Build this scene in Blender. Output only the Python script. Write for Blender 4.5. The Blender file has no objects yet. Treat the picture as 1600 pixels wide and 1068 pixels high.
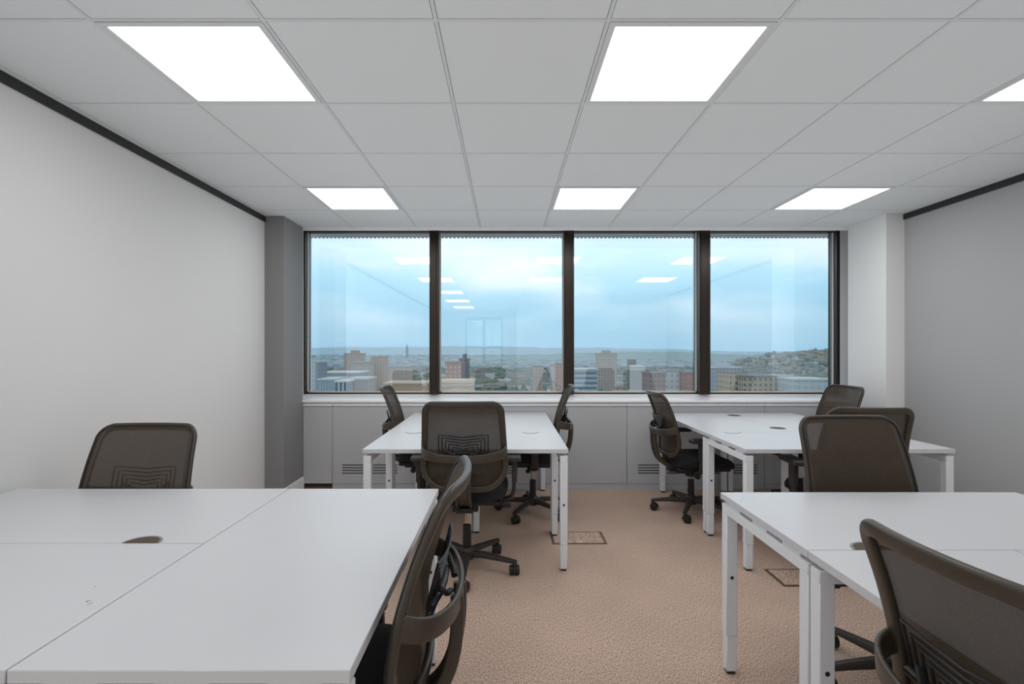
import bpy, bmesh, math, random
from mathutils import Vector, Matrix
R = math.radians
PI = math.pi
rnd = random.Random(7)
scn = bpy.context.scene
col = scn.collection

# ------------------------------------------------------------------ camera
F, VX, VY, EYE = 794.0, 791.0, 546.0, 1.305
cd = bpy.data.cameras.new('camera'); cam = bpy.data.objects.new('camera', cd); col.objects.link(cam)
cam.location = (0, 0, EYE); cam.rotation_euler = (R(90), 0, 0)
cd.sensor_width = 36; cd.lens = F * 36 / 1600
cd.shift_x = (800 - VX) / 1600; cd.shift_y = (VY - 534) / 1600
cd.clip_start = .05; cd.clip_end = 20000
scn.camera = cam

def at(px, py, Y):
    return Vector(((px - VX) * Y / F, Y, EYE - (py - VY) * Y / F))

# ------------------------------------------------------------------ materials
def lin(c):
    return tuple(((v/255)/12.92 if v/255 <= .04045 else ((v/255+.055)/1.055)**2.4) for v in c) + (1,)

def mat(name, rgb, rough=.5, metal=0, spec=.5, noise=0, nscale=40, bump=0, bscale=200):
    m = bpy.data.materials.new(name); m.use_nodes = True
    nt = m.node_tree; p = nt.nodes['Principled BSDF']
    p.inputs['Base Color'].default_value = lin(rgb)
    p.inputs['Roughness'].default_value = rough
    p.inputs['Metallic'].default_value = metal
    p.inputs['Specular IOR Level'].default_value = spec
    tc = nt.nodes.new('ShaderNodeTexCoord')
    if noise:
        n = nt.nodes.new('ShaderNodeTexNoise'); n.inputs['Scale'].default_value = nscale
        n.inputs['Detail'].default_value = 4
        nt.links.new(tc.outputs['Object'], n.inputs['Vector'])
        r = nt.nodes.new('ShaderNodeMapRange')
        r.inputs['To Min'].default_value = 1 - noise; r.inputs['To Max'].default_value = 1 + noise
        nt.links.new(n.outputs['Fac'], r.inputs['Value'])
        mx = nt.nodes.new('ShaderNodeMix'); mx.data_type = 'RGBA'; mx.blend_type = 'MULTIPLY'
        mx.inputs['Factor'].default_value = 1
        mx.inputs['A'].default_value = lin(rgb)
        nt.links.new(r.outputs['Result'], mx.inputs['B'])
        nt.links.new(mx.outputs['Result'], p.inputs['Base Color'])
    if bump:
        n2 = nt.nodes.new('ShaderNodeTexNoise'); n2.inputs['Scale'].default_value = bscale
        nt.links.new(tc.outputs['Object'], n2.inputs['Vector'])
        b = nt.nodes.new('ShaderNodeBump'); b.inputs['Strength'].default_value = bump
        b.inputs['Distance'].default_value = .002
        nt.links.new(n2.outputs['Fac'], b.inputs['Height'])
        nt.links.new(b.outputs['Normal'], p.inputs['Normal'])
    return m

M = {}
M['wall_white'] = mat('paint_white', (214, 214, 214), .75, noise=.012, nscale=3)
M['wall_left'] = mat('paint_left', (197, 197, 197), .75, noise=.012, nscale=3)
M['wall_grey'] = mat('mid_grey', (156, 157, 158), .75, noise=.012, nscale=3)  # one even grey, darker than the left and back walls
M['column_dark'] = mat('paint_dark', (124, 124, 125), .7, noise=.012, nscale=3)
M['wall_back'] = mat('paint_back', (205, 205, 205), .75, noise=.01, nscale=3)
M['tile'] = mat('ceiling_tile', (202, 206, 208), .9, noise=.03, nscale=300, bump=.25, bscale=400)
M['tbar'] = mat('ceiling_tbar', (194, 198, 200), .6)
M['black_trim'] = mat('black_trim', (34, 34, 35), .5)
M['desk'] = mat('desk_white_laminate', (184, 185, 188), .38, noise=.01, nscale=8)
M['desk_edge'] = mat('desk_edge', (190, 191, 193), .45)
M['steel'] = mat('white_coated_steel', (205, 208, 212), .4)
M['steel_dk'] = mat('dark_fixing', (30, 30, 32), .5)
M['cabinet'] = mat('cabinet_paint', (168, 170, 172), .5, noise=.01, nscale=4)
M['sill'] = mat('sill_white', (225, 225, 227), .35)
M['plinth'] = mat('plinth_grey', (165, 170, 176), .4)
M['slot'] = mat('slot_black', (14, 14, 15), .8)
M['frame'] = mat('bronze_frame', (52, 44, 38), .3, metal=.4, noise=.15, nscale=20)
M['bead'] = mat('glazing_bead', (205, 200, 195), .4)
M['soffit'] = mat('soffit_concrete', (168, 156, 148), .8, noise=.1, nscale=3)
M['plastic'] = mat('taupe_plastic', (60, 53, 45), .36, noise=.05, nscale=10)
M['plastic_dk'] = mat('dark_plastic', (46, 43, 40), .42)
M['black'] = mat('black_plastic', (26, 26, 27), .45)
M['fabric'] = mat('seat_fabric', (24, 24, 25), .9, noise=.2, nscale=300, bump=.4, bscale=500)
M['chrome'] = mat('chrome', (190, 180, 165), .12, metal=1)
M['rim'] = mat('port_rim', (120, 118, 116), .35)
M['port'] = mat('port_dark', (70, 55, 42), .6)
M['box_frame'] = mat('floor_box_frame', (92, 72, 60), .45)

def carpet_mat(name, base, dark):
    m = bpy.data.materials.new(name); m.use_nodes = True
    nt = m.node_tree; p = nt.nodes['Principled BSDF']; L = nt.links.new
    p.inputs['Roughness'].default_value = .95; p.inputs['Specular IOR Level'].default_value = .1
    tc = nt.nodes.new('ShaderNodeTexCoord')
    n = nt.nodes.new('ShaderNodeTexNoise'); n.inputs['Scale'].default_value = 190; n.inputs['Detail'].default_value = 3
    mp = nt.nodes.new('ShaderNodeMapping'); mp.inputs['Scale'].default_value = (1.5, .6, 1); mp.inputs['Rotation'].default_value = (0, 0, .6)
    L(tc.outputs['Object'], mp.inputs['Vector']); L(mp.outputs['Vector'], n.inputs['Vector'])
    n2 = nt.nodes.new('ShaderNodeTexNoise'); n2.inputs['Scale'].default_value = 2.5; n2.inputs['Detail'].default_value = 5
    L(tc.outputs['Object'], n2.inputs['Vector'])
    cr = nt.nodes.new('ShaderNodeValToRGB')
    cr.color_ramp.elements[0].position = .34; cr.color_ramp.elements[0].color = lin(dark)
    cr.color_ramp.elements[1].position = .62; cr.color_ramp.elements[1].color = lin(base)
    L(n.outputs['Fac'], cr.inputs['Fac'])
    mr = nt.nodes.new('ShaderNodeMapRange'); mr.inputs['To Min'].default_value = .86; mr.inputs['To Max'].default_value = 1.14
    L(n2.outputs['Fac'], mr.inputs['Value'])
    mx = nt.nodes.new('ShaderNodeMix'); mx.data_type = 'RGBA'; mx.blend_type = 'MULTIPLY'; mx.inputs['Factor'].default_value = 1
    L(cr.outputs['Color'], mx.inputs['A']); L(mr.outputs['Result'], mx.inputs['B'])
    L(mx.outputs['Result'], p.inputs['Base Color'])
    b = nt.nodes.new('ShaderNodeBump'); b.inputs['Strength'].default_value = .3; b.inputs['Distance'].default_value = .002
    L(n.outputs['Fac'], b.inputs['Height']); L(b.outputs['Normal'], p.inputs['Normal'])
    return m
M['carpet'] = carpet_mat('carpet', (204, 180, 164), (106, 84, 73))
M['carpet_lid'] = carpet_mat('carpet_lid', (204, 180, 164), (106, 84, 73))

def mesh_mat():
    m = bpy.data.materials.new('woven_back_mesh'); m.use_nodes = True
    nt = m.node_tree; p = nt.nodes['Principled BSDF']; L = nt.links.new
    p.inputs['Roughness'].default_value = .7
    tc = nt.nodes.new('ShaderNodeTexCoord')
    n = nt.nodes.new('ShaderNodeTexVoronoi'); n.inputs['Scale'].default_value = 330
    L(tc.outputs['Object'], n.inputs['Vector'])
    cr = nt.nodes.new('ShaderNodeValToRGB')
    cr.color_ramp.elements[0].color = lin((36, 28, 20)); cr.color_ramp.elements[1].color = lin((70, 57, 43))
    L(n.outputs['Distance'], cr.inputs['Fac']); L(cr.outputs['Color'], p.inputs['Base Color'])
    tr = nt.nodes.new('ShaderNodeBsdfTransparent')
    mx = nt.nodes.new('ShaderNodeMixShader'); mx.inputs['Fac'].default_value = .93
    L(tr.outputs[0], mx.inputs[1]); L(p.outputs[0], mx.inputs[2])
    L(mx.outputs[0], nt.nodes['Material Output'].inputs['Surface'])
    return m
M['mesh'] = mesh_mat()

def emit_mat(name, strength, rgb=(255, 255, 255)):
    m = bpy.data.materials.new(name); m.use_nodes = True
    nt = m.node_tree; nt.nodes.remove(nt.nodes['Principled BSDF'])
    e = nt.nodes.new('ShaderNodeEmission'); e.inputs['Strength'].default_value = strength; e.inputs['Color'].default_value = lin(rgb)
    nt.links.new(e.outputs[0], nt.nodes['Material Output'].inputs['Surface'])
    return m
M['panel'] = emit_mat('light_panel', 7.5)

def glass_mat(name, tint, refl, fac):
    m = bpy.data.materials.new(name); m.use_nodes = True
    nt = m.node_tree; nt.nodes.remove(nt.nodes['Principled BSDF'])
    t = nt.nodes.new('ShaderNodeBsdfTransparent'); t.inputs['Color'].default_value = tint
    g = nt.nodes.new('ShaderNodeBsdfGlossy'); g.inputs['Roughness'].default_value = 0; g.inputs['Color'].default_value = refl
    fr = nt.nodes.new('ShaderNodeFresnel'); fr.inputs['IOR'].default_value = 1.45
    mr = nt.nodes.new('ShaderNodeMapRange'); mr.inputs['From Min'].default_value = .03; mr.inputs['To Min'].default_value = fac; mr.inputs['To Max'].default_value = 1
    mx = nt.nodes.new('ShaderNodeMixShader')
    L = nt.links.new
    L(fr.outputs[0], mr.inputs['Value']); L(mr.outputs['Result'], mx.inputs['Fac'])
    L(t.outputs[0], mx.inputs[1]); L(g.outputs[0], mx.inputs[2])
    L(mx.outputs[0], nt.nodes['Material Output'].inputs['Surface'])
    return m
M['glass'] = glass_mat('window_glass', (.95, .98, 1, 1), (.85, .95, 1, 1), .17)
M['glass_in'] = glass_mat('door_glass', (.9, .95, .96, 1), (1, 1, 1, 1), .05)

# ------------------------------------------------------------------ mesh helpers
class MB:
    def __init__(s): s.bm = bmesh.new()
    def box(s, x0, x1, y0, y1, z0, z1, bev=0, seg=2, rot=None, piv=None):
        r = bmesh.ops.create_cube(s.bm, size=1)
        vs = r['verts']
        for v in vs:
            v.co = Vector(((x0+x1)/2 + v.co.x*(x1-x0), (y0+y1)/2 + v.co.y*(y1-y0), (z0+z1)/2 + v.co.z*(z1-z0)))
        if rot is not None:
            bmesh.ops.rotate(s.bm, verts=vs, cent=piv or Vector(((x0+x1)/2, (y0+y1)/2, (z0+z1)/2)), matrix=rot)
        if bev:
            es = list({e for v in vs for e in v.link_edges})
            bmesh.ops.bevel(s.bm, geom=es, offset=bev, segments=seg, affect='EDGES', profile=.6)
        return s
    def cyl(s, p0, p1, r0, r1=None, n=20, caps=True):
        r1 = r0 if r1 is None else r1
        p0, p1 = Vector(p0), Vector(p1); d = p1 - p0
        q = d.to_track_quat('Z', 'Y').to_matrix().to_4x4()
        mt = Matrix.Translation((p0+p1)/2) @ q
        bmesh.ops.create_cone(s.bm, cap_ends=caps, segments=n, radius1=r0, radius2=r1, depth=d.length, matrix=mt)
        return s
    def lathe(s, prof, c=(0, 0, 0), n=28):
        rings = []
        for r, z in prof:
            rings.append([s.bm.verts.new((c[0]+r*math.cos(2*PI*i/n), c[1]+r*math.sin(2*PI*i/n), c[2]+z)) for i in range(n)])
        for a, b in zip(rings, rings[1:]):
            for i in range(n):
                s.bm.faces.new((a[i], a[(i+1) % n], b[(i+1) % n], b[i]))
        s.bm.faces.new(rings[0][::-1]); s.bm.faces.new(rings[-1])
        return s
    def sweep(s, pts, w, t, ups, closed=False, nc=3):
        """rounded-rectangle profile: w along side axis B, t along up axis N; w,t may be lists"""
        n = len(pts); pts = [Vector(p) for p in pts]
        rings = []
        for i in range(n):
            a = pts[(i-1) % n] if (closed or i > 0) else pts[i]
            b = pts[(i+1) % n] if (closed or i < n-1) else pts[i]
            T = (b - a).normalized()
            up = Vector(ups[i] if isinstance(ups, list) else ups)
            N = (up - T*up.dot(T)).normalized(); B = T.cross(N)
            W = w[i] if isinstance(w, (list, tuple)) else w
            H = t[i] if isinstance(t, (list, tuple)) else t
            rad = min(W, H)*.42
            ring = []
            for sx, sy, a0 in ((1, 1, 0), (-1, 1, 90), (-1, -1, 180), (1, -1, 270)):
                for k in range(nc):
                    an = R(a0 + 90*k/(nc-1))
                    ring.append(s.bm.verts.new(pts[i] + B*(sx*(W/2-rad)+rad*math.cos(an)) + N*(sy*(H/2-rad)+rad*math.sin(an))))
            rings.append(ring)
        m = len(rings[0])
        rr = rings + [rings[0]] if closed else rings
        for a, b in zip(rr, rr[1:]):
            for i in range(m):
                s.bm.faces.new((a[i], a[(i+1) % m], b[(i+1) % m], b[i]))
        if not closed:
            s.bm.faces.new(rings[0][::-1]); s.bm.faces.new(rings[-1])
        return s
    def poly(s, pts, z0, z1):
        lo = [s.bm.verts.new((x, y, z0)) for x, y in pts]; hi = [s.bm.verts.new((x, y, z1)) for x, y in pts]
        s.bm.faces.new(lo[::-1]); s.bm.faces.new(hi)
        for i in range(len(pts)):
            j = (i+1) % len(pts); s.bm.faces.new((lo[i], lo[j], hi[j], hi[i]))
        return s
    def build(s, name, m, parent=None, smooth=True, loc=None, rotz=0):
        bmesh.ops.recalc_face_normals(s.bm, faces=s.bm.faces)
        me = bpy.data.meshes.new(name)
        if smooth:
            for f in s.bm.faces: f.smooth = True
            for e in s.bm.edges:
                if len(e.link_faces) == 2 and e.calc_face_angle(0) > R(38): e.smooth = False
        s.bm.to_mesh(me); s.bm.free()
        me.materials.append(m)
        o = bpy.data.objects.new(name, me); col.objects.link(o)
        if parent: o.parent = parent
        if loc: o.location = loc
        o.rotation_euler.z = rotz
        return o

def tag(o, label=None, cat=None, group=None, kind=None):
    if label: o['label'] = label
    if cat: o['category'] = cat
    if group: o['group'] = group
    if kind: o['kind'] = kind
    return o
def empty(name, loc=(0, 0, 0), rz=0, parent=None):
    o = bpy.data.objects.new(name, None); col.objects.link(o)
    o.location = loc; o.rotation_euler.z = rz; o.empty_display_size = .1
    if parent: o.parent = parent
    return o
KIDS = {}
def copy_tree(o, parent=None):
    c = o.copy(); col.objects.link(c)
    if parent: c.parent = parent
    for ch in list(o.children): copy_tree(ch, c)
    return c
def struct(mb, name, m, label, cat, parent=None, smooth=False):
    o = mb.build(name, m, parent, smooth=smooth)
    if parent is None: tag(o, label, cat, kind='structure')
    return o

# ------------------------------------------------------------------ room shell
CZ = 2.45                       # ceiling
XL, XR = -2.07, 3.355
YW = 5.126                       # window wall
YB1, YB2, XB = -.25, -5.0, .30  # back wall (near part), far back wall, side wall of the passage
struct(MB().box(XL-.1, XR+.35, YB2-3, 5.4, -.1, 0), 'floor', M['carpet'], 'brown speckled carpet floor of the office', 'floor')
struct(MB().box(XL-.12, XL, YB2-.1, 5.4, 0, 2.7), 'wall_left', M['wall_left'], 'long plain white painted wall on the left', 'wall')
struct(MB().box(XR, XR+.12, YB1-.1, 4.5, 0, 2.7).box(3.6, 3.7, 4.5, 5.4, 0, 2.7), 'wall_right', M['wall_grey'], 'plain grey wall on the right', 'wall')
struct(MB().box(XB, XR+.1, YB1-.12, YB1, 0, 2.7), 'wall_back', M['wall_back'], 'white wall behind the desks opposite the windows', 'wall')
struct(MB().box(XB, XB+.12, YB2, YB1-.12, 0, 2.7), 'wall_passage', M['wall_back'], 'white side wall of the passage behind', 'wall')
struct(MB().box(XL, -1.25, YB2-.12, YB2, 0, 2.7).box(-.1, XB+.1, YB2-.12, YB2, 0, 2.7).box(-1.25, -.1, YB2-.12, YB2, 2.3, 2.7),
       'wall_rear', M['wall_back'], 'white end wall around the glazed door', 'wall')
# glazed door in the rear wall
d1 = tag(empty('door_1', (-.675, YB2-.06, 0)), 'glazed door leaves in the far rear wall', 'door', kind='structure')
mb = MB()
for x0, x1 in ((-.575, -.515), (-.05, .05), (.515, .575)): mb.box(x0, x1, -.03, .03, 0, 2.3)
for z0, z1 in ((0, .9), (1.35, 1.42), (2.2, 2.3)): mb.box(-.575, .575, -.025, .025, z0, z1)
mb.build('door_frame', M['wall_grey'], d1, smooth=False)
MB().box(-.515, -.05, -.004, .004, .9, 2.2).build('pane', M['glass_in'], d1, smooth=False)
MB().box(.05, .515, -.004, .004, .9, 2.2).build('pane', M['glass_in'], d1, smooth=False)
struct(MB().box(-2.2, .6, YB2-2.6, YB2-2.5, 0, 2.7), 'wall_corridor', M['wall_white'], 'white corridor wall beyond the glazed door', 'wall')
struct(MB().box(-2.2, -2.1, YB2-2.5, YB2-.12, 0, 2.7).box(.5, .6, YB2-2.5, YB2-.12, 0, 2.7), 'wall_corridor_side', M['wall_white'], 'white corridor side walls beyond the glazed door', 'wall')
# window wall: strips around the glazing
WX0, WX1, WZ0, WZ1 = -2.045, 3.366, .855, 2.509
YC = 4.765                      # edge of the tiled ceiling and face of the cabinets
struct(MB().box(XL, WX0, YW, 5.3, 0, 2.7).box(WX1, 3.6, YW, 5.3, 0, 2.7)
       .box(WX0, WX1, YW, 5.3, WZ1, 2.7).box(WX0, WX1, YW, 5.3, 0, WZ0), 'wall_window', M['wall_white'],
       'white wall around the band of four windows', 'wall')
struct(MB().box(XL, -1.905, 4.352, 4.757, 0, 2.58), 'wall_column_left', M['column_dark'], 'dark grey square column in the left corner', 'column')
struct(MB().box(3.2, 3.6, 4.28, 4.757, 0, 2.58), 'wall_column_right', M['wall_white'], 'white square column in the right corner', 'column')
struct(MB().box(-1.905, -1.89, 4.352, 4.755, 0, .118, .003).box(XL, -1.89, 4.337, 4.352, 0, .118, .003), 'baseboard_left', M['sill'],
       'white skirting around the dark left column', 'baseboard')
struct(MB().box(XL, XL+.014, YB2, 4.337, 0, .118, .003), 'baseboard_left_wall', M['sill'], 'white skirting along the left wall', 'baseboard')
struct(MB().box(XR-.014, XR, YB1, 4.28, 0, .118, .003), 'baseboard_right', M['sill'], 'white skirting along the right wall', 'baseboard')
# black shadow trims on top of the side walls
struct(MB().box(XL, XL+.012, YB2, 4.352, CZ-.052, CZ-.008), 'trim_1', M['black_trim'], 'black trim along the top of the left wall', 'trim')
struct(MB().box(XR-.012, XR, YB1, 4.28, CZ-.05, CZ-.006), 'trim_2', M['black_trim'], 'black trim along the top of the right wall', 'trim')
# ceiling: tiles with grooves and T-bars
GX = [-.245 + .6*k for k in range(-4, 8)]
GY = [4.17 - .601*k for k in range(-1, 22)]
tiles = MB(); g = .0085
lights = set()
for ci, cx in enumerate((-1.445, .355, 2.155)):
    for k in range(6):
        y0 = 3.57 - 1.803*k
        if y0 < 1 and ci > 0: continue
        if y0 < YB2: continue
        lights.add((cx, y0))
def is_light(x, y):
    return any(abs(x-a) < .1 and abs(y-b) < .12 for a, b in lights)
for i in range(len(GX)-1):
    for j in range(len(GY)-1):
        x0, x1 = max(GX[i]+g, XL), min(GX[i+1]-g, XR)
        y0, y1 = max(GY[j+1]+g, YB2), min(GY[j]-g, YC-.004)
        if x1 - x0 < .02 or y1 - y0 < .02: continue
        if is_light(GX[i], GY[j+1]): continue
        tiles.box(x0, x1, y0, y1, CZ, CZ+.02)
ce = tiles.build('ceiling', M['tile'], smooth=False)
tag(ce, 'suspended ceiling of square white mineral tiles', 'ceiling', kind='structure')
bars = MB()
for x in GX:
    if XL < x < XR: bars.box(x-.0065, x+.0065, YB2, YC-.004, CZ-.0015, CZ+.03)
for y in GY:
    if YB2 < y < YC: bars.box(XL, XR, y-.0065, y+.0065, CZ-.001, CZ+.03)
bars.box(XL, XL+.02, YB2, 4.35, CZ-.006, CZ+.001).box(XR-.02, XR, YB1, 4.28, CZ-.004, CZ+.001)
bars.build('ceiling_grid', M['tbar'], ce, smooth=False)
struct(MB().box(XL, 3.6, YC-.004, YC+.02, CZ-.024, CZ+.05), 'trim_6', M['sill'], 'white edge strip where the tiled ceiling stops before the windows', 'trim')
struct(MB().box(XL-.1, XR+.35, YB2-2.6, 5.4, 2.58, 2.7), 'ceiling_slab', M['wall_grey'], 'slab above the suspended ceiling tiles', 'ceiling')
struct(MB().box(XL-.1, .6, YB2-2.6, YB2-.12, CZ, CZ+.03), 'ceiling_corridor', M['tile'], 'white corridor ceiling beyond the glazed door', 'ceiling')

lab = {(0, 0): 'square recessed ceiling light panel nearest the left end of the windows',
       (1, 0): 'square recessed ceiling light panel before the middle of the windows',
       (2, 0): 'square recessed ceiling light panel nearest the right end of the windows',
       (0, 1): 'large bright ceiling light panel above the left desks near the camera',
       (1, 1): 'large bright ceiling light panel above the aisle near the camera',
       (2, 1): 'ceiling light panel cut by the right edge of the photo'}
proto_light = None
for ci, cx in enumerate((-1.445, .355, 2.155)):
    for k in range(6):
        y0 = 3.57 - 1.803*k
        if (cx, y0) not in lights: continue
        loc = (cx+.3, y0+.3, CZ)
        if proto_light is None:
            t = empty('ceiling_light', loc); proto_light = t
            mb = MB(); a, b = .292, .268
            mb.box(-a, a, -a, -b, -.004, .02, .001, 1).box(-a, a, b, a, -.004, .02, .001, 1)
            mb.box(-a, -b, -b, b, -.004, .02, .001, 1).box(b, a, -b, b, -.004, .02, .001, 1)
            mb.build('light_frame', M['tbar'], t)
            MB().box(-b, b, -b, b, .0, .012).build('diffuser', M['panel'], t, smooth=False)
        else:
            t = copy_tree(proto_light); t.location = loc
        if (ci, k) in lab: tag(t, lab[(ci, k)], 'ceiling light', 'square light panels in the ceiling')
        else: tag(t, 'ceiling light panel behind the camera, seen only mirrored in the glass', 'ceiling light', 'light panels behind the camera')
t = copy_tree(proto_light); t.location = (-.7, YB2-1.3, CZ-.012)
tag(t, 'ceiling light panel in the corridor beyond the left leaf of the glazed door', 'ceiling light')
t = copy_tree(proto_light); t.location = (.15, YB2-1.3, CZ-.012)
tag(t, 'ceiling light panel in the corridor beyond the right leaf of the glazed door', 'ceiling light')

# ------------------------------------------------------------------ windows
MUL = [(-.771, -.674), (.578, .681), (1.940, 2.049)]
edges = [WX0+.018] + [v for m_ in MUL for v in m_] + [WX1-.03]
for i in range(4):
    x0, x1 = edges[2*i], edges[2*i+1]
    w = empty('window_%d' % (i+1), ((x0+x1)/2, YW+.05, WZ0))
    tag(w, ['window pane at the left end of the band', 'window pane second from the left column',
            'window pane second from the right column', 'window pane at the right end of the band'][i], 'window', kind='structure')
    h = (x1-x0)/2; H = WZ1 - WZ0
    MB().box(-h, h, -.02, .06, .0, .014).box(-h, h, -.02, .06, H-.012, H).build('window_frame', M['frame'], w, smooth=False)
    mb = MB(); zb, zt = .014, H-.012
    mb.box(-h, h, .0, .02, zb, zb+.012).box(-h, -h+.008, .0, .02, zb, zt).box(h-.008, h, .0, .02, zb, zt)
    mb.build('glazing_bead', M['bead'], w, smooth=False)
    MB().box(-h, h, .024, .0245, zb, zt).build('pane', M['glass'], w, smooth=False)
mb = MB()
for a, b in MUL:
    mb.box(a, b, YW-.03, YW+.14, WZ0, WZ1+.003, .003, 1)
    mb.box(a+.012, b-.03, YW-.036, YW-.028, WZ0, WZ1, .002, 1)
mb.box(WX0, WX0+.018, YW+.0, YW+.14, WZ0, WZ1).box(WX1-.03, WX1, YW+.0, YW+.14, WZ0, WZ1)
struct(mb, 'trim_3', M['frame'], 'dark bronze mullions between the window panes', 'mullion', smooth=True)
# overhanging ribbed soffit outside the window head
mb = MB(); mb.box(WX0-.3, WX1+.3, 5.27, 5.62, 2.545, 2.8)
x = WX0 - .3
while x < WX1 + .3:
    mb.box(x, x+.022, 5.62, 5.64, 2.539, 2.8); x += .044
struct(mb, 'trim_4', M['soffit'], 'ribbed grey overhang outside along the window head', 'overhang')
# sill board
struct(MB().box(XL, 3.6, 4.758, YW+.002, .812, .833).box(-1.905, 3.2, 4.738, 4.758, .812, .833, .004).box(-1.905, 3.2, 4.77, YW+.002, .80, .812), 'trim_5', M['sill'],
       'white window sill board running below all panes', 'sill')

# radiator cabinets under the sill
CX = [-1.905, -1.63, -.25, 1.13, 2.42, 3.2]
GR = {1: [(-1.535, -1.02), (-.40, -.27)], 2: [(-.24, .11)], 3: [(1.235, 1.75), (2.03, 2.40)], 4: [(2.425, 2.55)]}
GR = {1: [(-1.535, -1.02)], 2: [(-.41+.2, .11)], 3: [(1.235, 1.75)], 4: []}
labs = ['narrow grey cupboard panel beside the dark left column', 'grey panel cabinet with black vent slots behind the left rear desk end',
        'grey panel cabinet between the two rear desk groups', 'grey panel cabinet with two rows of vent slots behind the right desk group',
        'grey panel cabinet beside the white right column']
grills = {1: [(-1.535, -1.02)], 2: [(-.20, .11)], 3: [(1.235, 1.755), (1.83, 2.35)]}
for i in range(5):
    x0, x1 = CX[i]+.0015, CX[i+1]-.0015
    c = empty('radiator_cabinet', ((x0+x1)/2, 4.76, 0)); tag(c, labs[i], 'cabinet')
    h = (x1-x0)/2
    MB().box(-h, h, 0, .018, .052, .775, .0015, 1).build('front_panel', M['cabinet'], c)
    MB().box(-h, h, -.008, .03, .778, .80, .002, 1).build('top_trim', M['sill'], c)
    if x1 > -.3:
        MB().box(-h, h, .004, .012, 0, .05).build('plinth', M['plinth'], c, smooth=False)
    for a, b in grills.get(i, []):
        mb = MB()
        for k in range(4):
            z = .145 + .0255*k
            mb.box(a-(x0+x1)/2, b-(x0+x1)/2, -.0012, .002, z, z+.0085)
        mb.build('vent_slots', M['slot'], c, smooth=False)
        mb = MB(); cxm = (a+b)/2-(x0+x1)/2
        mb.box(cxm-.012, cxm+.012, -.0016, .001, .14, .235).build('vent_web', M['cabinet'], c, smooth=False)

# ------------------------------------------------------------------ desks
T = .72
LEG = .045
def leg_part(d, x, y, z1, hole=None):
    """square telescopic leg whose centre is x,y"""
    h = LEG/2
    l = MB().box(x-h, x+h, y-h, y+h, .155, z1, .003, 1).build('leg', M['steel'], d)
    MB().box(x-h+.002, x+h-.002, y-h+.002, y+h-.002, .012, .155, .003, 1).build('leg_extension', M['steel'], l)
    MB().box(x-h+.006, x+h-.006, y-h+.006, y+h-.006, 0, .012, .002, 1).build('levelling_foot', M['steel_dk'], l)
    mb = MB().cyl((x, y-h-.0008, .39), (x, y-h+.001, .39), .007, n=16)
    mb.build('bolt_hole', M['steel_dk'], l)
    return l

def half_disc(cx, cy, r, ang, lid):
    """half disc port whose flat side faces direction ang+180; returns (rim, inner)"""
    rim, inn = MB(), MB()
    n = 20
    pts = [(cx + r*math.cos(ang-PI/2+PI*i/n), cy + r*math.sin(ang-PI/2+PI*i/n)) for i in range(n+1)]
    ri = r - .007
    pin = [(cx + ri*math.cos(ang-PI/2+PI*i/n), cy + ri*math.sin(ang-PI/2+PI*i/n)) for i in range(n+1)]
    for i in range(n):
        rim.poly([pin[i], pts[i], pts[i+1], pin[i+1]], T-.001, T+.0018)
    inn.poly(pin, T-.001, T+.0008)
    return rim, inn

def desk(x0, x1, y0, y1, long_axis, label, group, ports=(), rail=0):
    """long_axis 'x' or 'y'; end frames sit at the two short ends"""
    cx, cy = (x0+x1)/2, (y0+y1)/2
    d = empty('desk', (cx, cy, 0)); tag(d, label, 'desk', group)
    hx, hy = (x1-x0)/2, (y1-y0)/2
    MB().box(-hx, hx, -hy, hy, T-.025, T, .0015, 1).build('desktop', M['desk'], d)
    i = LEG/2 + .004; zt = T-.040
    for sx in (-1, 1):
        for sy in (-1, 1):
            leg_part(d, sx*(hx-i), sy*(hy-i), zt-.036)
    for s in (-1, 1):
        mb = MB()
        h = LEG/2
        if long_axis == 'x':
            xx = s*(hx-i); mb.box(xx-h, xx+h, -(hy-i)-h, hy-i+h, zt-.038, zt, .003, 1)
            for k in (-.66, 0, .66): MB().box(xx-h+.006, xx+h-.006, k*hy-.05, k*hy+.05, zt, T-.025).build('beam_spacer', M['steel'], d, smooth=False)
        else:
            yy = s*(hy-i); mb.box(-(hx-i)-h, hx-i+h, yy-h, yy+h, zt-.038, zt, .003, 1)
            for k in (-.66, 0, .66): MB().box(k*hx-.05, k*hx+.05, yy-h+.006, yy+h-.006, zt, T-.025).build('beam_spacer', M['steel'], d, smooth=False)
        mb.build('frame_beam', M['steel'], d)
    mb = MB()
    if long_axis == 'x': mb.box(-(hx-i)+.02, hx-i-.02, -.02, .02, zt-.038, zt-.002, .003, 1)
    else: mb.box(rail-.02, rail+.02, -(hy-i)+.02, hy-i-.02, zt-.038, zt-.002, .003, 1)
    mb.build('cross_rail', M['steel'], d)
    for px, py, ang, lid in ports:
        rim, inn = half_disc(px-cx, py-cy, .056, ang, lid)
        p = rim.build('cable_port', M['rim'], d, smooth=False)
        inn.build('port_lid' if lid else 'port_opening', M['desk'] if lid else M['port'], p, smooth=False)
    return d
G_L1, G_L2, G_R1, G_R2 = 'white desks of the left front cluster', 'white desks of the left rear cluster', 'white desks of the right front cluster', 'white desks of the right rear cluster'
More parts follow.
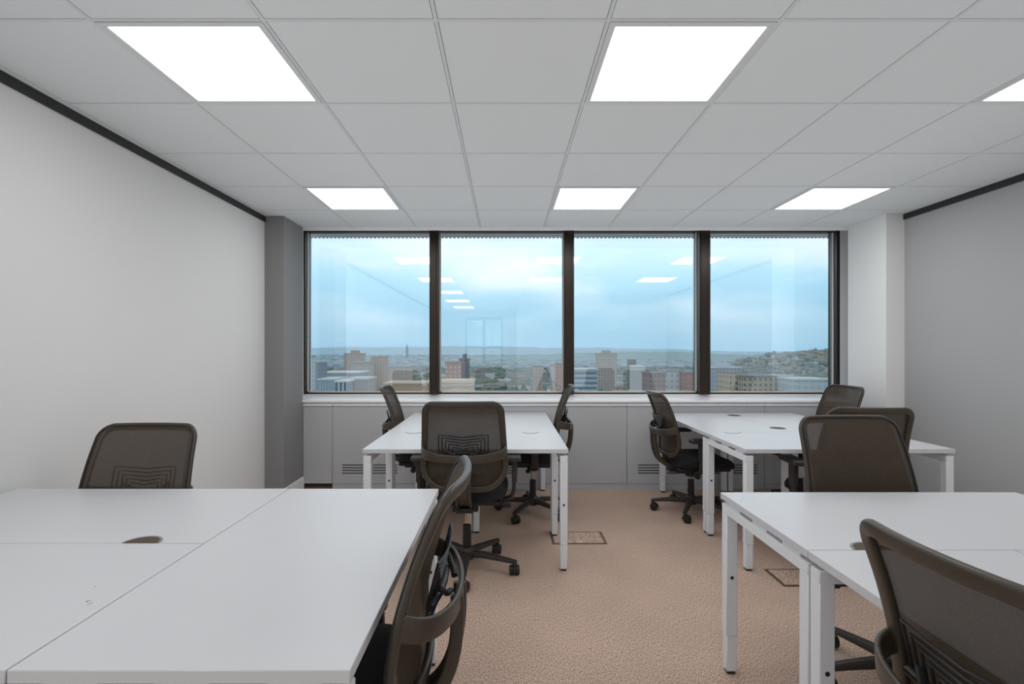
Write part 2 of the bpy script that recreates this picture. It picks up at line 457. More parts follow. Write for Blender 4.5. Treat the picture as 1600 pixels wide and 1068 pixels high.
# left front cluster
desk(-.912, -.285, .927, 2.140, 'y', 'white bench desk across the end of the left front cluster, beside the aisle', G_L1)
dL = desk(XL+.015, -.915, 1.537, 2.140, 'x', 'white bench desk against the left wall with a half-round brown cable port', G_L1, [(-1.107, 1.538, PI/2, False)])
dN = desk(XL+.015, -.915, .927, 1.534, 'x', 'white bench desk near the camera on the left with small scuff marks', G_L1)
c_ = dN.location
mb = MB()
for px, py, a, l in ((138, 938, .3, .010), (140, 943, 1.2, .012), (136, 940, -.5, .006), (149, 916, .1, .005)):
    mb = MB(); q = at(px, py, (EYE-T)*F/(py-VY)); mb.box(q.x-c_.x-l/2, q.x-c_.x+l/2, q.y-c_.y-.001, q.y-c_.y+.001, T, T+.0005, rot=Matrix.Rotation(a, 3, 'Z')).build('scuff_mark', M['rim'], dN, smooth=False)

# left rear cluster
XA, XC = -.846, .366; XM = (XA+XC)/2
desk(XA, XC, 2.988, 3.603, 'x', 'white bench desk across the front of the left rear cluster with two lidded ports', G_L2,
     [(XA+.193, 3.602, -PI/2, True), (XC-.193, 3.602, -PI/2, True)])
desk(XA, XM-.0015, 3.606, 4.738, 'y', 'white desk under the window at the left of the left rear cluster', G_L2, rail=.17)
desk(XM+.0015, XC, 3.606, 4.738, 'y', 'white desk under the window at the right of the left rear cluster', G_L2, rail=-.17)
# right rear cluster
XA, XC = 1.408, 2.642; XM = (XA+XC)/2
desk(XA, XC, 2.988, 3.603, 'x', 'white bench desk across the front of the right rear cluster, long side to the aisle', G_R2,
     [(XA+.193, 3.602, -PI/2, True), (XC-.193, 3.602, -PI/2, True)])
desk(XA, XM-.0015, 3.606, 4.69, 'y', 'white desk at the window in the right rear cluster, nearer the aisle', G_R2,
     [(XM-.0015, 3.79, PI, False), (XM-.0015, 4.52, PI, False)], rail=.17)
desk(XM+.0015, XC, 3.606, 4.69, 'y', 'white desk at the window in the right rear cluster, nearer the right wall', G_R2,
     [(XM+.0015, 3.79, 0, False), (XM+.0015, 4.52, 0, False)], rail=-.17)
# right front cluster
desk(.880, 2.09, 1.486, 2.088, 'x', 'white bench desk across the back of the right front cluster with a grey ringed port', G_R1,
     [(1.073, 1.487, PI/2, False), (1.90, 1.487, PI/2, False)])
desk(.880, 1.4835, .345, 1.483, 'y', 'white desk at the right front beside the aisle, partly behind the nearest chair', G_R1, rail=.2)
desk(1.4865, 2.09, .345, 1.483, 'y', 'white desk at the lower right edge of the photo', G_R1)

# ------------------------------------------------------------------ office chair
ZS = [.50, .56, .62, .68, .74, .80, .86, .92, .98]
YS = [-.196, -.190, -.192, -.199, -.210, -.226, -.245, -.268, -.293]
def yc(z):
    if z <= ZS[0]: return YS[0] - (ZS[0]-z)*.1
    for a in range(len(ZS)-1):
        if z <= ZS[a+1]:
            t = (z-ZS[a])/(ZS[a+1]-ZS[a]); return YS[a]*(1-t)+YS[a+1]*t
    return YS[-1] - (z-ZS[-1])*.5
def S(x, z): return Vector((x, yc(z) - .03 + .75*x*x, z))
def outline(top, bot, wt, wb, rt, rb, n=9, m=10):
    cs = [(-wb, bot, rb), (wb, bot, rb), (wt, top, rt), (-wt, top, rt)]
    out = []
    N = len(cs)
    for i in range(N):
        p = Vector(cs[i][:2]); a = Vector(cs[i-1][:2]); b = Vector(cs[(i+1) % N][:2]); r = cs[i][2]
        da, db = (a-p).normalized(), (b-p).normalized()
        half = da.angle(db)/2; L = r/math.tan(half); c = p + (da+db).normalized()*(r/math.sin(half))
        s0, s1 = p+da*L - c, p+db*L - c
        a0, a1 = math.atan2(s0.y, s0.x), math.atan2(s1.y, s1.x)
        while a1 < a0: a1 += 2*PI
        for k in range(n): 
            t = a0+(a1-a0)*k/(n-1); out.append(Vector((c.x+r*math.cos(t), c.y+r*math.sin(t))))
        nx = cs[(i+1) % N]; q = Vector(nx[:2]); r2 = nx[2]
        dd = (p-q).normalized(); aft = Vector(cs[(i+2) % N][:2]); h2 = dd.angle((aft-q).normalized())/2
        e = q + dd*(r2/math.tan(h2)); s = out[-1]
        for k in range(1, m): out.append(s.lerp(e, k/m))
    return out

def make_chair():
    root = empty('office_chair'); P = M['plastic']; D = M['plastic_dk']
    ol = outline(.985, .505, .205, .238, .052, .125)
    # back frame ring
    pts = [S(p.x, p.y) for p in ol]
    ups = [Vector((-.35*p.x, 1, .12)) for p in ol]
    cz = .74
    w = [.034 if p.y > .60 else .034 for p in ol]
    MB().sweep(pts, w, .018, ups, closed=True, nc=4).build('back_frame', P, root)
    # woven mesh in front of the frame
    mb = MB(); rings = []
    for k in range(10, 0, -1):
        f = k/10*1.02
        rings.append([mb.bm.verts.new(S(p.x*f, cz+(p.y-cz)*f) + Vector((0, .010, 0))) for p in ol])
    c0 = mb.bm.verts.new(S(0, cz)+Vector((0, .010, 0)))
    n = len(ol)
    for a, b in zip(rings, rings[1:]):
        for i in range(n): mb.bm.faces.new((a[i], a[(i+1) % n], b[(i+1) % n], b[i]))
    for i in range(n): mb.bm.faces.new((rings[-1][i], rings[-1][(i+1) % n], c0))
    mb.build('back_mesh', M['mesh'], root)
    MB().sweep([S(p.x*1.022, cz+(p.y-cz)*1.022)+Vector((0, .009, 0)) for p in ol], .007, .010, ups, closed=True).build('mesh_edge', M['black'], root)
    # hoop: horizontal band bowed backwards, and post
    pts, ups, ws = [], [], []
    for i in range(25):
        a = PI*i/24; x = -.232*math.cos(a); s = math.sin(a)
        y0 = S(.232, .71).y; yb = y0 - .115*s**.8
        pts.append(Vector((x, yb, .722 - .034*s**.8))); ws.append(.046 + .014*(1-s))
        ups.append(Vector((math.cos(a)*-1, -s*1.2-.05, 0)))
    MB().sweep(pts, ws, .013, ups, nc=4).build('back_hoop', P, root)
    yr = S(.232, .71).y - .115
    pp = [(0, yr+.006, .695), (0, yr+.004, .64), (0, yr+.010, .56), (0, yr+.03, .49), (0, yr+.06, .445), (0, yr+.12, .405), (0, yr+.20, .385), (0, yr+.30, .375)]
    # smooth the post
    sm = []
    for a, b in zip(pp, pp[1:]):
        for k in range(3): sm.append(Vector(a).lerp(Vector(b), k/3))
    sm.append(Vector(pp[-1]))
    for _ in range(3): sm = [sm[0]]+[(sm[i-1]+sm[i]*2+sm[i+1])/4 for i in range(1, len(sm)-1)]+[sm[-1]]
    mb = MB()
    for sx in (-1, 1): mb.sweep([v+Vector((sx*.036, 0, 0)) for v in sm], .016, .034, Vector((0, 1, .35)), nc=3)
    mb.sweep(sm, .066, .012, Vector((0, 1, .35)), nc=3)
    mb.build('back_post', P, root)
    # lumbar grille of nested chevrons
    mb = MB()
    for k in range(5):
        a = .135-.019*k; zt = .815-.017*k
        path = [(-a, .715), (-a, zt), (-a*.5, zt-.005), (0, zt-.012), (a*.5, zt-.005), (a, zt), (a, .715)]
        pv = [S(x, z)+Vector((0, -.022, 0)) for x, z in path]
        mb.sweep(pv, .0065, .007, Vector((0, 1, .1)), nc=2)
    pv = [S(x, .715)+Vector((0, -.03, 0)) for x in (-.14, -.07, 0, .07, .14)]
    mb.sweep(pv, .016, .02, Vector((0, 1, .1)), nc=3)
    mb.sweep([S(x, .665)+Vector((0, -.022, 0)) for x in (-.09, 0, .09)], .006, .008, Vector((0, 1, .1)), nc=2)
    for x in (-.10, .10): mb.sweep([S(x, .745)+Vector((0, -.03, 0)), S(x*.7, .715)+Vector((0, -.05, 0)), S(x*.4, .71)+Vector((0, -.055, 0))], .016, .012, Vector((0, .2, 1)), nc=3)
    mb.build('lumbar_support', M['black'], root)
    # seat cushion
    mb = MB(); rings = []
    prof = [(.90, .415), (.985, .425), (1.0, .447), (.975, .470), (.90, .484), (.70, .492), (.4, .489), (.15, .487)]
    n = 48
    for f, z in prof:
        ring = []
        for i in range(n):
            a = 2*PI*i/n; ca, sa = math.cos(a), math.sin(a)
            e = .38
            x = .245*f*math.copysign(abs(ca)**e, ca); y = .235*f*math.copysign(abs(sa)**e, sa)
            x *= 1 - .08*(-(y)/.235 if y < 0 else 0)
            dz = -.028*max(0, (y-.12)/.12)**2 + (.010*(x/.245)**2)
            ring.append(mb.bm.verts.new((x, y+.045, z+dz)))
        rings.append(ring)
    for a, b in zip(rings, rings[1:]):
        for i in range(n): mb.bm.faces.new((a[i], a[(i+1) % n], b[(i+1) % n], b[i]))
    mb.bm.faces.new(rings[0][::-1]); mb.bm.faces.new(rings[-1])
    mb.build('seat', M['fabric'], root)
    mb = MB()
    mb.poly([(-.20, -.16), (.20, -.16), (.215, .1), (.20, .23), (-.20, .23), (-.215, .1)], .398, .42)
    mb.build('seat_pan', M['black'], root)
    # tilt mechanism
    mb = MB().box(-.075, .075, -.14, .13, .352, .40, .012, 2).box(-.05, .05, -.19, -.12, .36, .39, .01)
    mb.cyl((0, 0, .32), (0, 0, .36), .045)
    me = mb.build('tilt_mechanism', M['black'], root)
    mb = MB().cyl((-.075, .03, .375), (-.25, .03, .37), .008, n=12).box(-.29, -.24, .012, .048, .362, .38, .006)
    mb.build('lever', M['black'], me)
    mb = MB().cyl((.075, -.05, .375), (.23, -.05, .375), .009, n=12).cyl((.21, -.05, .375), (.262, -.05, .375), .021, n=16)
    mb.build('tension_knob', M['black'], me)
    # armrests
    for s in (-1, 1):
        mb = MB()
        mb.sweep([(s*.15, -.02, .40), (s*.235, -.02, .395), (s*.268, -.02, .41), (s*.28, -.02, .45), (s*.282, -.02, .53), (s*.282, -.02, .625)],
                 [.07, .065, .062, .056, .05, .046], [.018, .02, .022, .022, .02, .018], [(0, 0, 1), (0, 0, 1), (-s, 0, 1), (-s, 0, .3), (-s, 0, 0), (-s, 0, 0)], nc=3)
        mb.box(s*.282-.015, s*.282+.015, -.055, .015, .50, .635, .006)
        ar = mb.build('armrest', M['plastic_dk'], root)
        mb = MB().box(s*.278-.042, s*.278+.042, -.115, .105, .632, .662, .012, 3)
        mb.build('arm_pad', M['plastic_dk'], ar)
    # gas lift
    MB().cyl((0, 0, .10), (0, 0, .262), .027, .024).build('gas_lift', M['black'], root)
    MB().cyl((0, 0, .25), (0, 0, .35), .014).build('lift_piston', M['chrome'], root)
    # five star base
    hub = MB().lathe([(.036, .062), (.046, .07), (.046, .118), (.036, .13), (.03, .135)], n=24).build('base_hub', M['plastic_dk'], root)
    for k in range(5):
        a = R(-90 + 72*k); d = Vector((math.cos(a), math.sin(a), 0))
        pts = [d*r_ + Vector((0, 0, z)) for r_, z in ((.03, .096), (.10, .097), (.20, .089), (.27, .082), (.308, .078))]
        mb = MB().sweep(pts, [.052, .046, .040, .036, .030], [.044, .038, .030, .024, .020], Vector((0, 0, 1)), nc=3)
        mb.cyl(d*.297+Vector((0, 0, .055)), d*.297+Vector((0, 0, .08)), .014, n=12)
        lg = mb.build('base_leg', M['plastic_dk'], root)
        ca = a + [1.2, .4, 2.1, -.5, .9][k]
        ax = Vector((math.cos(ca), math.sin(ca), 0)); tr = Vector((-ax.y, ax.x, 0))
        c = d*.297 + tr*.012 + Vector((0, 0, .028))
        mb = MB()
        for s in (-1, 1):
            mb.cyl(c+ax*(s*.008), c+ax*(s*.026), .028, n=20); mb.cyl(c+ax*(s*.026), c+ax*(s*.029), .028, .020, n=20)
        mb.cyl(c-ax*.01, c+ax*.01, .010, n=10)
        hp = [c + tr*(.031*math.cos(t_)) + Vector((0, 0, .031*math.sin(t_))) for t_ in [R(-10+20*q) for q in range(11)]]
        mb.sweep(hp, .018, .006, [(p-c) for p in hp], nc=2)
        mb.build('caster', M['black'], lg)
    return root

proto = make_chair()
LOWER = ('gas_lift', 'base_hub', 'base_leg')
# x, y, facing angle (0 = towards the windows), base star turn, height offset, label
G = {}
chairs = [
 (-.425, 1.30, 90, 0, 0, 'taupe mesh office chair seen edge-on at the end of the left front desks'),
 (-1.60, 1.985, 180, 20, -.028, 'brown mesh office chair with only its backrest showing beyond the left front desks'),
 (-.234, 3.03, 0, 0, .027, 'taupe mesh office chair, back to the camera, at the front of the left rear desks'),
 (-.678, 4.14, -86, 30, .01, 'dark office chair tucked in on the left side of the left rear desks'),
 (.213, 4.08, 86, 28, .02, 'dark office chair tucked in on the right side of the left rear desks'),
 (1.49, 4.10, -88, -12, -.03, 'dark mesh office chair turned side-on at the aisle side of the right rear desks'),
 (2.0, 3.03, -6, 10, -.005, 'dark mesh office chair half hidden behind another, at the front of the right rear desks'),
 (2.59, 4.30, 93, 8, 0, 'dark office chair by the white right column, beyond the right rear desks'),
 (1.52, 1.965, 182, 17, .01, 'large brown mesh office chair facing the camera behind the right front desks'),
 (1.046, .872, -86, 14, -.035, 'nearest office chair with mesh back at the lower right corner'),
]
for i, (x, y, yaw, star, dz, label) in enumerate(chairs):
    c = proto if i == 0 else copy_tree(proto)
    c.location = (x, y, 0); c.rotation_euler.z = R(yaw)
    for ch in c.children:
        nm = ch.name.split('.')[0]
        if nm in ('base_leg', 'base_hub'): ch.rotation_euler.z = R(star)
        elif nm != 'gas_lift': ch.location.z += dz
    tag(c, label, 'chair', 'mesh office chairs around the desks')

# ------------------------------------------------------------------ floor boxes
def floor_box(x0, x1, y0, y1, label):
    cx, cy = (x0+x1)/2, (y0+y1)/2; hx, hy = (x1-x0)/2, (y1-y0)/2
    b = empty('floor_box', (cx, cy, 0)); tag(b, label, 'floor box', 'flush floor boxes in the carpet')
    w = .018
    MB().box(-hx, hx, -hy, -hy+w, 0, .003).box(-hx, hx, hy-w*.5, hy, 0, .003).box(-hx, -hx+w, -hy+w, hy-w*.5, 0, .003).box(hx-w, hx, -hy+w, hy-w*.5, 0, .003).build('box_frame', M['box_frame'], b, smooth=False)
    MB().box(-hx+w, hx-w, -hy+w, hy-w*.5, 0, .0022).build('carpet_lid', M['carpet_lid'], b, smooth=False)
    MB().box(-.02, .02, -hy+w+.004, -hy+w+.016, .002, .005).build('lid_catch', M['steel'], b, smooth=False)
floor_box(.31, .68, 3.41, 3.64, 'flush floor box in the carpet beside the left rear desk leg')
floor_box(1.53, 1.90, 2.80, 3.02, 'flush floor box in the carpet under the right rear desks')

# ------------------------------------------------------------------ city outside
def far_mat(name, rgb, win=None, sx=3, sz=3, wf=.5, hf=.5, rough=.9, noise=.08, ns=.1):
    m = mat(name, rgb, rough, noise=noise, nscale=ns, spec=.1)
    if win:
        nt = m.node_tree; p = nt.nodes['Principled BSDF']; L = nt.links.new
        tc = nt.nodes.new('ShaderNodeTexCoord'); sp = nt.nodes.new('ShaderNodeSeparateXYZ'); L(tc.outputs['Object'], sp.inputs[0])
        ad = nt.nodes.new('ShaderNodeMath'); ad.operation = 'ADD'; L(sp.outputs['X'], ad.inputs[0]); L(sp.outputs['Y'], ad.inputs[1])
        def band(src, per, fr):
            d = nt.nodes.new('ShaderNodeMath'); d.operation = 'DIVIDE'; L(src, d.inputs[0]); d.inputs[1].default_value = per
            f = nt.nodes.new('ShaderNodeMath'); f.operation = 'FRACT'; L(d.outputs[0], f.inputs[0])
            l = nt.nodes.new('ShaderNodeMath'); l.operation = 'LESS_THAN'; L(f.outputs[0], l.inputs[0]); l.inputs[1].default_value = fr
            return l.outputs[0]
        mu = nt.nodes.new('ShaderNodeMath'); mu.operation = 'MULTIPLY'
        L(band(ad.outputs[0], sx, wf), mu.inputs[0]); L(band(sp.outputs['Z'], sz, hf), mu.inputs[1])
        mx = nt.nodes.new('ShaderNodeMix'); mx.data_type = 'RGBA'
        L(mu.outputs[0], mx.inputs['Factor'])
        old = p.inputs['Base Color'].links[0].from_socket
        L(old, mx.inputs['A']); mx.inputs['B'].default_value = lin(win)
        L(mx.outputs['Result'], p.inputs['Base Color'])
    return m

GZ = -50.0
def haze_tint(rgb, Y):
    f = 1 - math.exp(-Y/2000.0)  # distance haze blended into the base colour, stronger farther away
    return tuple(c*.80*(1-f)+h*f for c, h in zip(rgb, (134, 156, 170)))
def building(px0, px1, pytop, Y, rgb, win, label, name='office_block', depth=18, sx=3, sz=3, wf=.5, hf=.5, roof=(150, 155, 160), par=1.0, plant=False):
    a, b = at(px0, pytop, Y), at(px1, pytop, Y)
    w = b.x - a.x; h = a.z - GZ
    rgb, roof, win = haze_tint(rgb, Y), haze_tint(roof, Y), (haze_tint(win, Y) if win else None)
    o = empty(name, ((a.x+b.x)/2, Y+depth/2, GZ)); tag(o, label, 'building')
    MB().box(-w/2, w/2, -depth/2, depth/2, 0, h).build('facade', far_mat('facade_'+label[:14], rgb, win, sx, sz, wf, hf), o, smooth=False)
    mb = MB().box(-w/2-.5, w/2+.5, -depth/2-.5, depth/2+.5, h, h+par)
    if plant: mb.box(-w*.2, w*.22, -depth/4, depth/4, h+par, h+par+3)
    mb.build('roof', far_mat('roof_'+label[:14], roof), o, smooth=False)
    return o
building(479, 486, 557, 330, (178, 190, 198), (140, 158, 170), 'thin pale tower at the left edge of the first window', 'tower_block', 8, 2, 3)
building(487, 502, 566, 360, (138, 148, 158), (112, 122, 134), 'grey tower block beside the thin pale tower', 'tower_block', 12, 2.4, 3, roof=(190, 200, 205))
building(538, 563, 553, 520, (166, 138, 122), (140, 112, 98), 'tan brick tower block in the first window', 'tower_block', 20, 4, 3.2, .4, .5, roof=(150, 120, 105), plant=True)
building(549, 578, 566, 480, (160, 142, 132), (188, 176, 168), 'lower grey brick block in front of the tan tower', 'office_block', 16, 3.4, 40, .4, .9)
building(579, 600, 557, 500, (178, 152, 128), (150, 124, 100), 'tan tower with vertical bands in the first window', 'tower_block', 18, 3, 60, .45, .95)
building(600, 640, 573, 620, (196, 176, 158), (170, 150, 135), 'pale brown low block right of the banded tower', 'office_block', 20, 5, 4)
building(497, 524, 594, 300, (172, 188, 196), (128, 146, 158), 'pale ribbed low block at the lower left of the first window', 'office_block', 22, 1.6, 60, .45, .93, roof=(196, 204, 208))
building(524, 541, 597, 290, (184, 194, 202), (66, 84, 100), 'white block with dark vertical bays in the first window', 'office_block', 18, 2.4, 60, .5, .93, roof=(215, 220, 222))
building(542, 574, 593, 305, (176, 170, 162), (136, 130, 124), 'grey ribbed block low in the first window', 'office_block', 20, 1.5, 60, .45, .93, roof=(190, 195, 198))
building(500, 560, 583, 420, (150, 160, 166), None, 'long flat pale roofed shed behind the ribbed blocks', 'warehouse', 30, roof=(206, 214, 218))
building(600, 668, 600, 330, (190, 160, 135), None, 'low cream roofed building under the first mullion', 'warehouse', 24, roof=(205, 185, 165))  # cream block put in for desks mirrored in the glass
building(696, 720, 567, 340, (176, 132, 118), (214, 204, 200), 'pink brick block with white windows in the second window', 'apartment_block', 14, 3, 3, .3, .4, roof=(150, 120, 112))
building(718, 732, 562, 345, (88, 84, 92), (66, 64, 74), 'dark slab tower beside the pink brick block', 'tower_block', 12, 2, 3, roof=(70, 72, 82), plant=True)
building(688, 738, 598, 230, (206, 180, 156), None, 'low cream flat roof at the foot of the second window', 'warehouse', 18, roof=(214, 190, 168))  # its colour and shape imitate a desk mirrored in the pane
building(833, 848, 572, 430, (190, 166, 152), (160, 138, 126), 'beige gabled block in the second window', 'office_block', 14, 3, 3)
building(861, 870, 570, 430, (214, 208, 204), (180, 174, 172), 'white block near the second mullion', 'office_block', 12, 3, 3)
building(870, 881, 568, 410, (184, 136, 118), (160, 116, 100), 'small red brick block touching the second mullion', 'office_block', 12, 3, 3)
building(935, 964, 553, 520, (176, 164, 150), (140, 130, 122), 'beige tower block with a grid of windows in the third window', 'tower_block', 18, 3.1, 3.1, .5, .5, roof=(160, 146, 132), plant=True)
building(897, 934, 578, 330, (176, 186, 190), (96, 124, 142), 'pale banded office block at the left of the third window', 'office_block', 18, 60, 3.2, .97, .5, roof=(200, 206, 208))
building(984, 994, 562, 560, (120, 112, 112), (96, 90, 92), 'small dark block in the third window', 'office_block', 12, 3, 3)
building(990, 1008, 573, 430, (206, 206, 204), None, 'white flat roofed shed in the third window', 'warehouse', 14, roof=(226, 230, 232))
building(1038, 1062, 580, 360, (200, 204, 204), (160, 168, 172), 'white gabled building right of centre in the third window', 'town_house', 14, 4, 4)
building(1070, 1094, 583, 350, (164, 120, 108), (130, 96, 90), 'red brick terrace beside the third mullion', 'town_house', 14, 3, 3, roof=(120, 120, 130))
building(1012, 1040, 584, 330, (158, 136, 132), (120, 104, 108), 'dull purple brick block in the third window', 'office_block', 14, 3, 3, roof=(130, 128, 136))
building(1112, 1159, 575, 420, (150, 158, 166), (112, 124, 138), 'glassy grey office block in the fourth window', 'office_block', 18, 3, 3.4, .6, .7, roof=(186, 194, 202), plant=True)
building(1141, 1160, 583, 330, (184, 170, 140), (112, 104, 94), 'cream stone block left part of the long facade', 'office_block', 20, 3.6, 3.6, .38, .5, roof=(120, 118, 122))
building(1161, 1212, 589, 322, (172, 162, 140), (92, 90, 90), 'long cream stone building with rows of windows', 'office_block', 20, 3.3, 3.5, .4, .5, roof=(124, 122, 126))
building(1213, 1243, 589, 326, (184, 164, 152), (150, 134, 128), 'pinkish continuation of the long stone building', 'office_block', 20, 3.3, 3.5, .4, .5, roof=(168, 160, 158))
building(1244, 1300, 594, 300, (176, 186, 188), (150, 164, 170), 'pale hazy low building at the right end of the windows', 'office_block', 20, 4, 4, roof=(190, 198, 200))
# church spire on the skyline
q = at(636, 546, 1900)
sp = empty('church', (q.x, q.y, -30)); tag(sp, 'distant church tower with spire on the skyline', 'church')
fm = far_mat('church_stone', (112, 126, 140))  # stone colour with the blue-grey of distance haze put in
MB().box(-4.5, 4.5, -5, 5, 0, 38).build('tower', fm, sp, smooth=False)
MB().cyl((0, 0, 38), (0, 0, 52), 5, .3, n=8).build('spire', fm, sp)

# ground
def ground_mat(hd):
    m = bpy.data.materials.new('city_ground'); m.use_nodes = True
    nt = m.node_tree; p = nt.nodes['Principled BSDF']; L = nt.links.new
    p.inputs['Roughness'].default_value = 1; p.inputs['Specular IOR Level'].default_value = 0
    tc = nt.nodes.new('ShaderNodeTexCoord')
    v = nt.nodes.new('ShaderNodeTexNoise'); v.inputs['Scale'].default_value = .012; v.inputs['Detail'].default_value = 8
    L(tc.outputs['Object'], v.inputs['Vector'])
    cr = nt.nodes.new('ShaderNodeValToRGB'); e = cr.color_ramp.elements
    e[0].position = .38; e[0].color = lin(haze_tint((66, 84, 72), hd)); e[1].position = .66; e[1].color = lin(haze_tint((160, 150, 140), hd))
    k = e.new(.5); k.color = lin(haze_tint((112, 108, 94), hd))
    L(v.outputs['Fac'], cr.inputs['Fac']); L(cr.outputs['Color'], p.inputs['Base Color'])
    return m
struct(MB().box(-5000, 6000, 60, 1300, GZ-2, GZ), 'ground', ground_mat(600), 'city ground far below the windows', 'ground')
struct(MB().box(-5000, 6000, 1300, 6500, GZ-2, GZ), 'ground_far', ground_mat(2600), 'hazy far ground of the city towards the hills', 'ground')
def ridge(name, Y, base, tops, rgb, label, amp, seed):
    """a long hill: tops = list of (px, py) skyline points"""
    rr = random.Random(seed); bm = bmesh.new()
    P = []
    n = 160
    px0, px1 = tops[0][0], tops[-1][0]
    for i in range(n+1):
        px = px0+(px1-px0)*i/n
        for (a, ya), (b, yb) in zip(tops, tops[1:]):
            if a <= px <= b: py = ya+(yb-ya)*(px-a)/(b-a); break
        q = at(px, py, Y); P.append((q.x, q.z + rr.uniform(-amp, amp)))
    front = [bm.verts.new((x, Y-Y*.25, base)) for x, z in P]
    mid = [bm.verts.new((x, Y-Y*.09, base+(z-base)*.6)) for x, z in P]
    top = [bm.verts.new((x, Y, z)) for x, z in P]
    back = [bm.verts.new((x, Y+Y*.15, base)) for x, z in P]
    for a, b in ((front, mid), (mid, top), (top, back)):
        for i in range(n): bm.faces.new((a[i], a[i+1], b[i+1], b[i]))
    mb = MB(); mb.bm.free(); mb.bm = bm
    o = mb.build(name, far_mat(name, rgb, noise=.3, ns=.02), smooth=True)
    tag(o, label, 'hill', kind='structure')
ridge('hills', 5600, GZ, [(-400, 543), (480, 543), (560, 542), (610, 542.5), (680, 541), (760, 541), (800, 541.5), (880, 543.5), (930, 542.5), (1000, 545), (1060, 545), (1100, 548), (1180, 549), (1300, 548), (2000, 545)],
      (122, 146, 160), 'blue hazy ridge along the horizon', 4, 1)  # ridge base colour carries the aerial haze
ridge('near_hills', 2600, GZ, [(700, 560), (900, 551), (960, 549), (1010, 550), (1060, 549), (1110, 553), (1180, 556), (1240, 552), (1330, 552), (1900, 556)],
      (106, 126, 130), 'blue green wooded hillside in the middle distance', 3, 2)  # bluish haze included in the hillside colour
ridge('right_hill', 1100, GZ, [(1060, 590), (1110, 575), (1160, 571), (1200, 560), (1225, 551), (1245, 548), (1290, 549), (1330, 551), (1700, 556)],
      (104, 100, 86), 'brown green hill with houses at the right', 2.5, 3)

# countless small houses, sheds and trees of the city
def sprawl(name, n, cols_, hr, wr, Yr, seed, label, blob=False, xr=(440, 1340), zf=None):
    rr = random.Random(seed); bms = [bmesh.new() for _ in cols_]
    for _ in range(n):
        Y = Yr[0]*(Yr[1]/Yr[0])**rr.random(); px = rr.uniform(*xr)
        x = (px-VX)*Y/F; k = rr.randrange(len(cols_)); bm = bms[k]
        w = rr.uniform(*wr); h = rr.uniform(*hr); base = GZ if zf is None else zf(px, Y)
        if blob:
            r = bmesh.ops.create_icosphere(bm, subdivisions=1, radius=1)
            for v in r['verts']: v.co = Vector((x+v.co.x*w*rr.uniform(.8, 1.2), Y+v.co.y*w, base+h*.5+v.co.z*h*.6*rr.uniform(.8, 1.2)))
        else:
            r = bmesh.ops.create_cube(bm, size=1); d = rr.uniform(8, 14)
            for v in r['verts']: v.co = Vector((x+v.co.x*w, Y+v.co.y*d, base+(v.co.z+.5)*h))
    me = bpy.data.meshes.new(name); tot = bmesh.new()
    for k, bm in enumerate(bms):
        for f in bm.faces: f.material_index = k
        t = bpy.data.meshes.new('tmp'); bm.to_mesh(t); tot.from_mesh(t); bm.free(); bpy.data.meshes.remove(t)
    tot.to_mesh(me); tot.free()
    for c in cols_: me.materials.append(far_mat(name+'_tint', haze_tint(c, (Yr[0]*Yr[1])**.5)))
    o = bpy.data.objects.new(name, me); col.objects.link(o); tag(o, label, 'houses' if not blob else 'trees', kind='stuff')
    return o
HC = [(172, 168, 162), (140, 122, 110), (196, 200, 200), (112, 114, 118), (164, 132, 112), (134, 140, 142), (96, 92, 92)]
sprawl('distant_houses', 1300, HC, (5, 11), (7, 26), (400, 1300), 11, 'countless small roofs and houses of the nearer city')
sprawl('far_houses', 2600, HC, (6, 13), (8, 40), (1300, 4600), 21, 'countless tiny pale buildings of the far suburbs below the hills')
sprawl('distant_trees', 1300, [(74, 90, 70), (96, 98, 74), (70, 88, 80)], (6, 12), (5, 13), (380, 1300), 12,
       'countless dark green trees between the nearer city roofs', blob=True)
sprawl('far_trees', 1500, [(84, 100, 84), (100, 108, 90)], (8, 14), (8, 26), (1300, 4600), 22,
       'countless hazy trees of the far suburbs', blob=True)
sprawl('park_trees', 260, [(40, 66, 60), (52, 78, 66), (62, 84, 74)], (9, 15), (4, 8), (300, 520), 13,
       'dense dark green tree belt below the second window', blob=True, xr=(742, 820))
def rh(px, Y):
    t = max(0, min(1, (Y-825)/275)); tp = 575 if px < 1110 else (575-(px-1110)*.22 if px < 1225 else 549)
    q = EYE-(tp-VY)*1100/F
    return GZ+(q-GZ)*(t*.95)-2
sprawl('hillside_trees', 420, [(96, 100, 86), (116, 108, 90), (88, 98, 92)], (7, 12), (5, 9), (840, 1100), 14,
       'autumn brown and green trees covering the right hill', blob=True, xr=(1090, 1420), zf=rh)
sprawl('hillside_houses', 110, [(190, 188, 184), (206, 208, 210), (160, 138, 126)], (5, 7), (5, 11), (840, 1090), 15,
       'small pale houses scattered over the right hill', xr=(1110, 1420), zf=rh)
sprawl('roadside_trees', 60, [(92, 104, 84), (104, 112, 90)], (9, 13), (5, 8), (290, 340), 16,
       'green and rust trees low beside the third mullion', blob=True, xr=(1062, 1100))

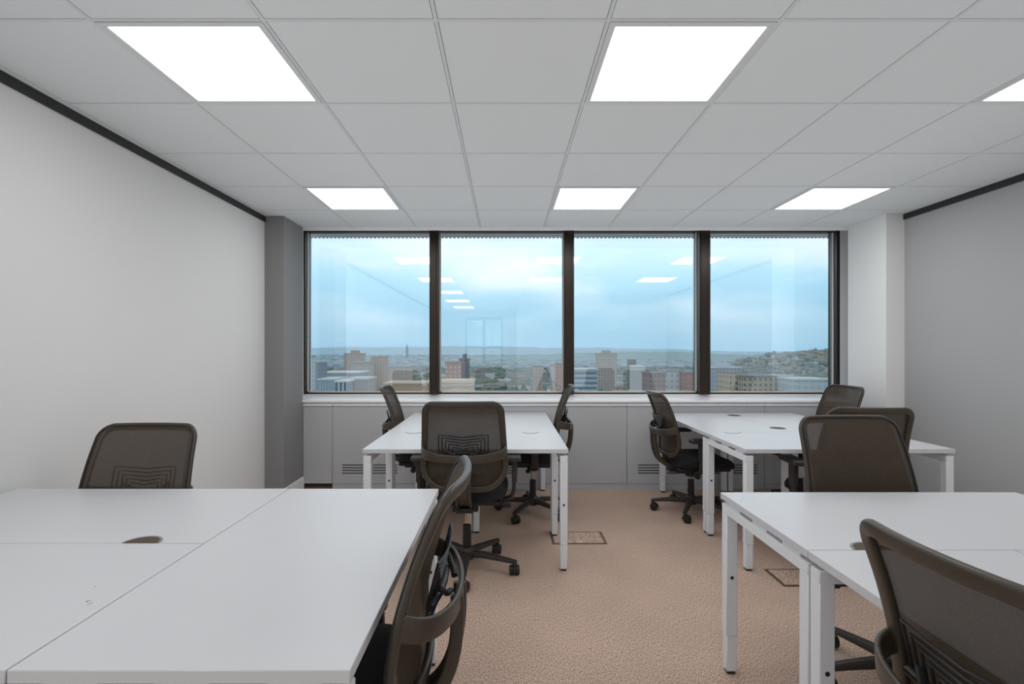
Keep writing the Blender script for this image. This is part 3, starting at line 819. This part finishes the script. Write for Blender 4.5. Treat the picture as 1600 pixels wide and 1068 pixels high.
# ------------------------------------------------------------------ sky
w = bpy.data.worlds.new('sky'); scn.world = w; w.use_nodes = True
nt = w.node_tree; L = nt.links.new; bg = nt.nodes['Background']
tc = nt.nodes.new('ShaderNodeTexCoord'); sx = nt.nodes.new('ShaderNodeSeparateXYZ'); L(tc.outputs['Generated'], sx.inputs[0])
cr = nt.nodes.new('ShaderNodeValToRGB'); e = cr.color_ramp.elements
e[0].position = 0; e[0].color = lin((150, 190, 212))
e[1].position = .3; e[1].color = lin((244, 252, 255))
for p_, c_ in ((.03, (152, 194, 214)), (.08, (160, 204, 224)), (.13, (178, 220, 238)), (.18, (206, 236, 247))):
    k = e.new(p_); k.color = lin(c_)
L(sx.outputs['Z'], cr.inputs['Fac'])
mp = nt.nodes.new('ShaderNodeMapping'); mp.inputs['Scale'].default_value = (1, 1, 3.2); L(tc.outputs['Generated'], mp.inputs['Vector'])
nz = nt.nodes.new('ShaderNodeTexNoise'); nz.inputs['Scale'].default_value = 3.2; nz.inputs['Detail'].default_value = 5; nz.inputs['Roughness'].default_value = .5
L(mp.outputs['Vector'], nz.inputs['Vector'])
c2 = nt.nodes.new('ShaderNodeValToRGB'); c2.color_ramp.elements[0].position = .45; c2.color_ramp.elements[1].position = .68
L(nz.outputs['Fac'], c2.inputs['Fac'])
mz = nt.nodes.new('ShaderNodeMapRange'); mz.inputs['From Min'].default_value = .03; mz.inputs['From Max'].default_value = .16; mz.inputs['To Max'].default_value = .75; mz.inputs['To Min'].default_value = .12
L(sx.outputs['Z'], mz.inputs['Value'])
mm = nt.nodes.new('ShaderNodeMath'); mm.operation = 'MULTIPLY'; L(c2.outputs['Color'], mm.inputs[0]); L(mz.outputs['Result'], mm.inputs[1])
mx = nt.nodes.new('ShaderNodeMix'); mx.data_type = 'RGBA'; L(mm.outputs[0], mx.inputs['Factor']); L(cr.outputs['Color'], mx.inputs['A'])
mx.inputs['B'].default_value = (1, 1, 1, 1)
L(mx.outputs['Result'], bg.inputs['Color']); bg.inputs['Strength'].default_value = 1.55

# ------------------------------------------------------------------ view
scn.view_settings.view_transform = 'Standard'
scn.view_settings.look = 'None'
scn.view_settings.exposure = 0
scn.cycles.use_denoising = True
scn.cycles.max_bounces = 10; scn.cycles.diffuse_bounces = 4; scn.cycles.transparent_max_bounces = 16
scn.cycles.sample_clamp_indirect = 6
# soft ambient term of the renderer (the photograph is an evenly exposed, tone-mapped interior)
scn.cycles.use_fast_gi = True; scn.cycles.fast_gi_method = 'ADD'
w.light_settings.ao_factor = .35; w.light_settings.distance = 1.2
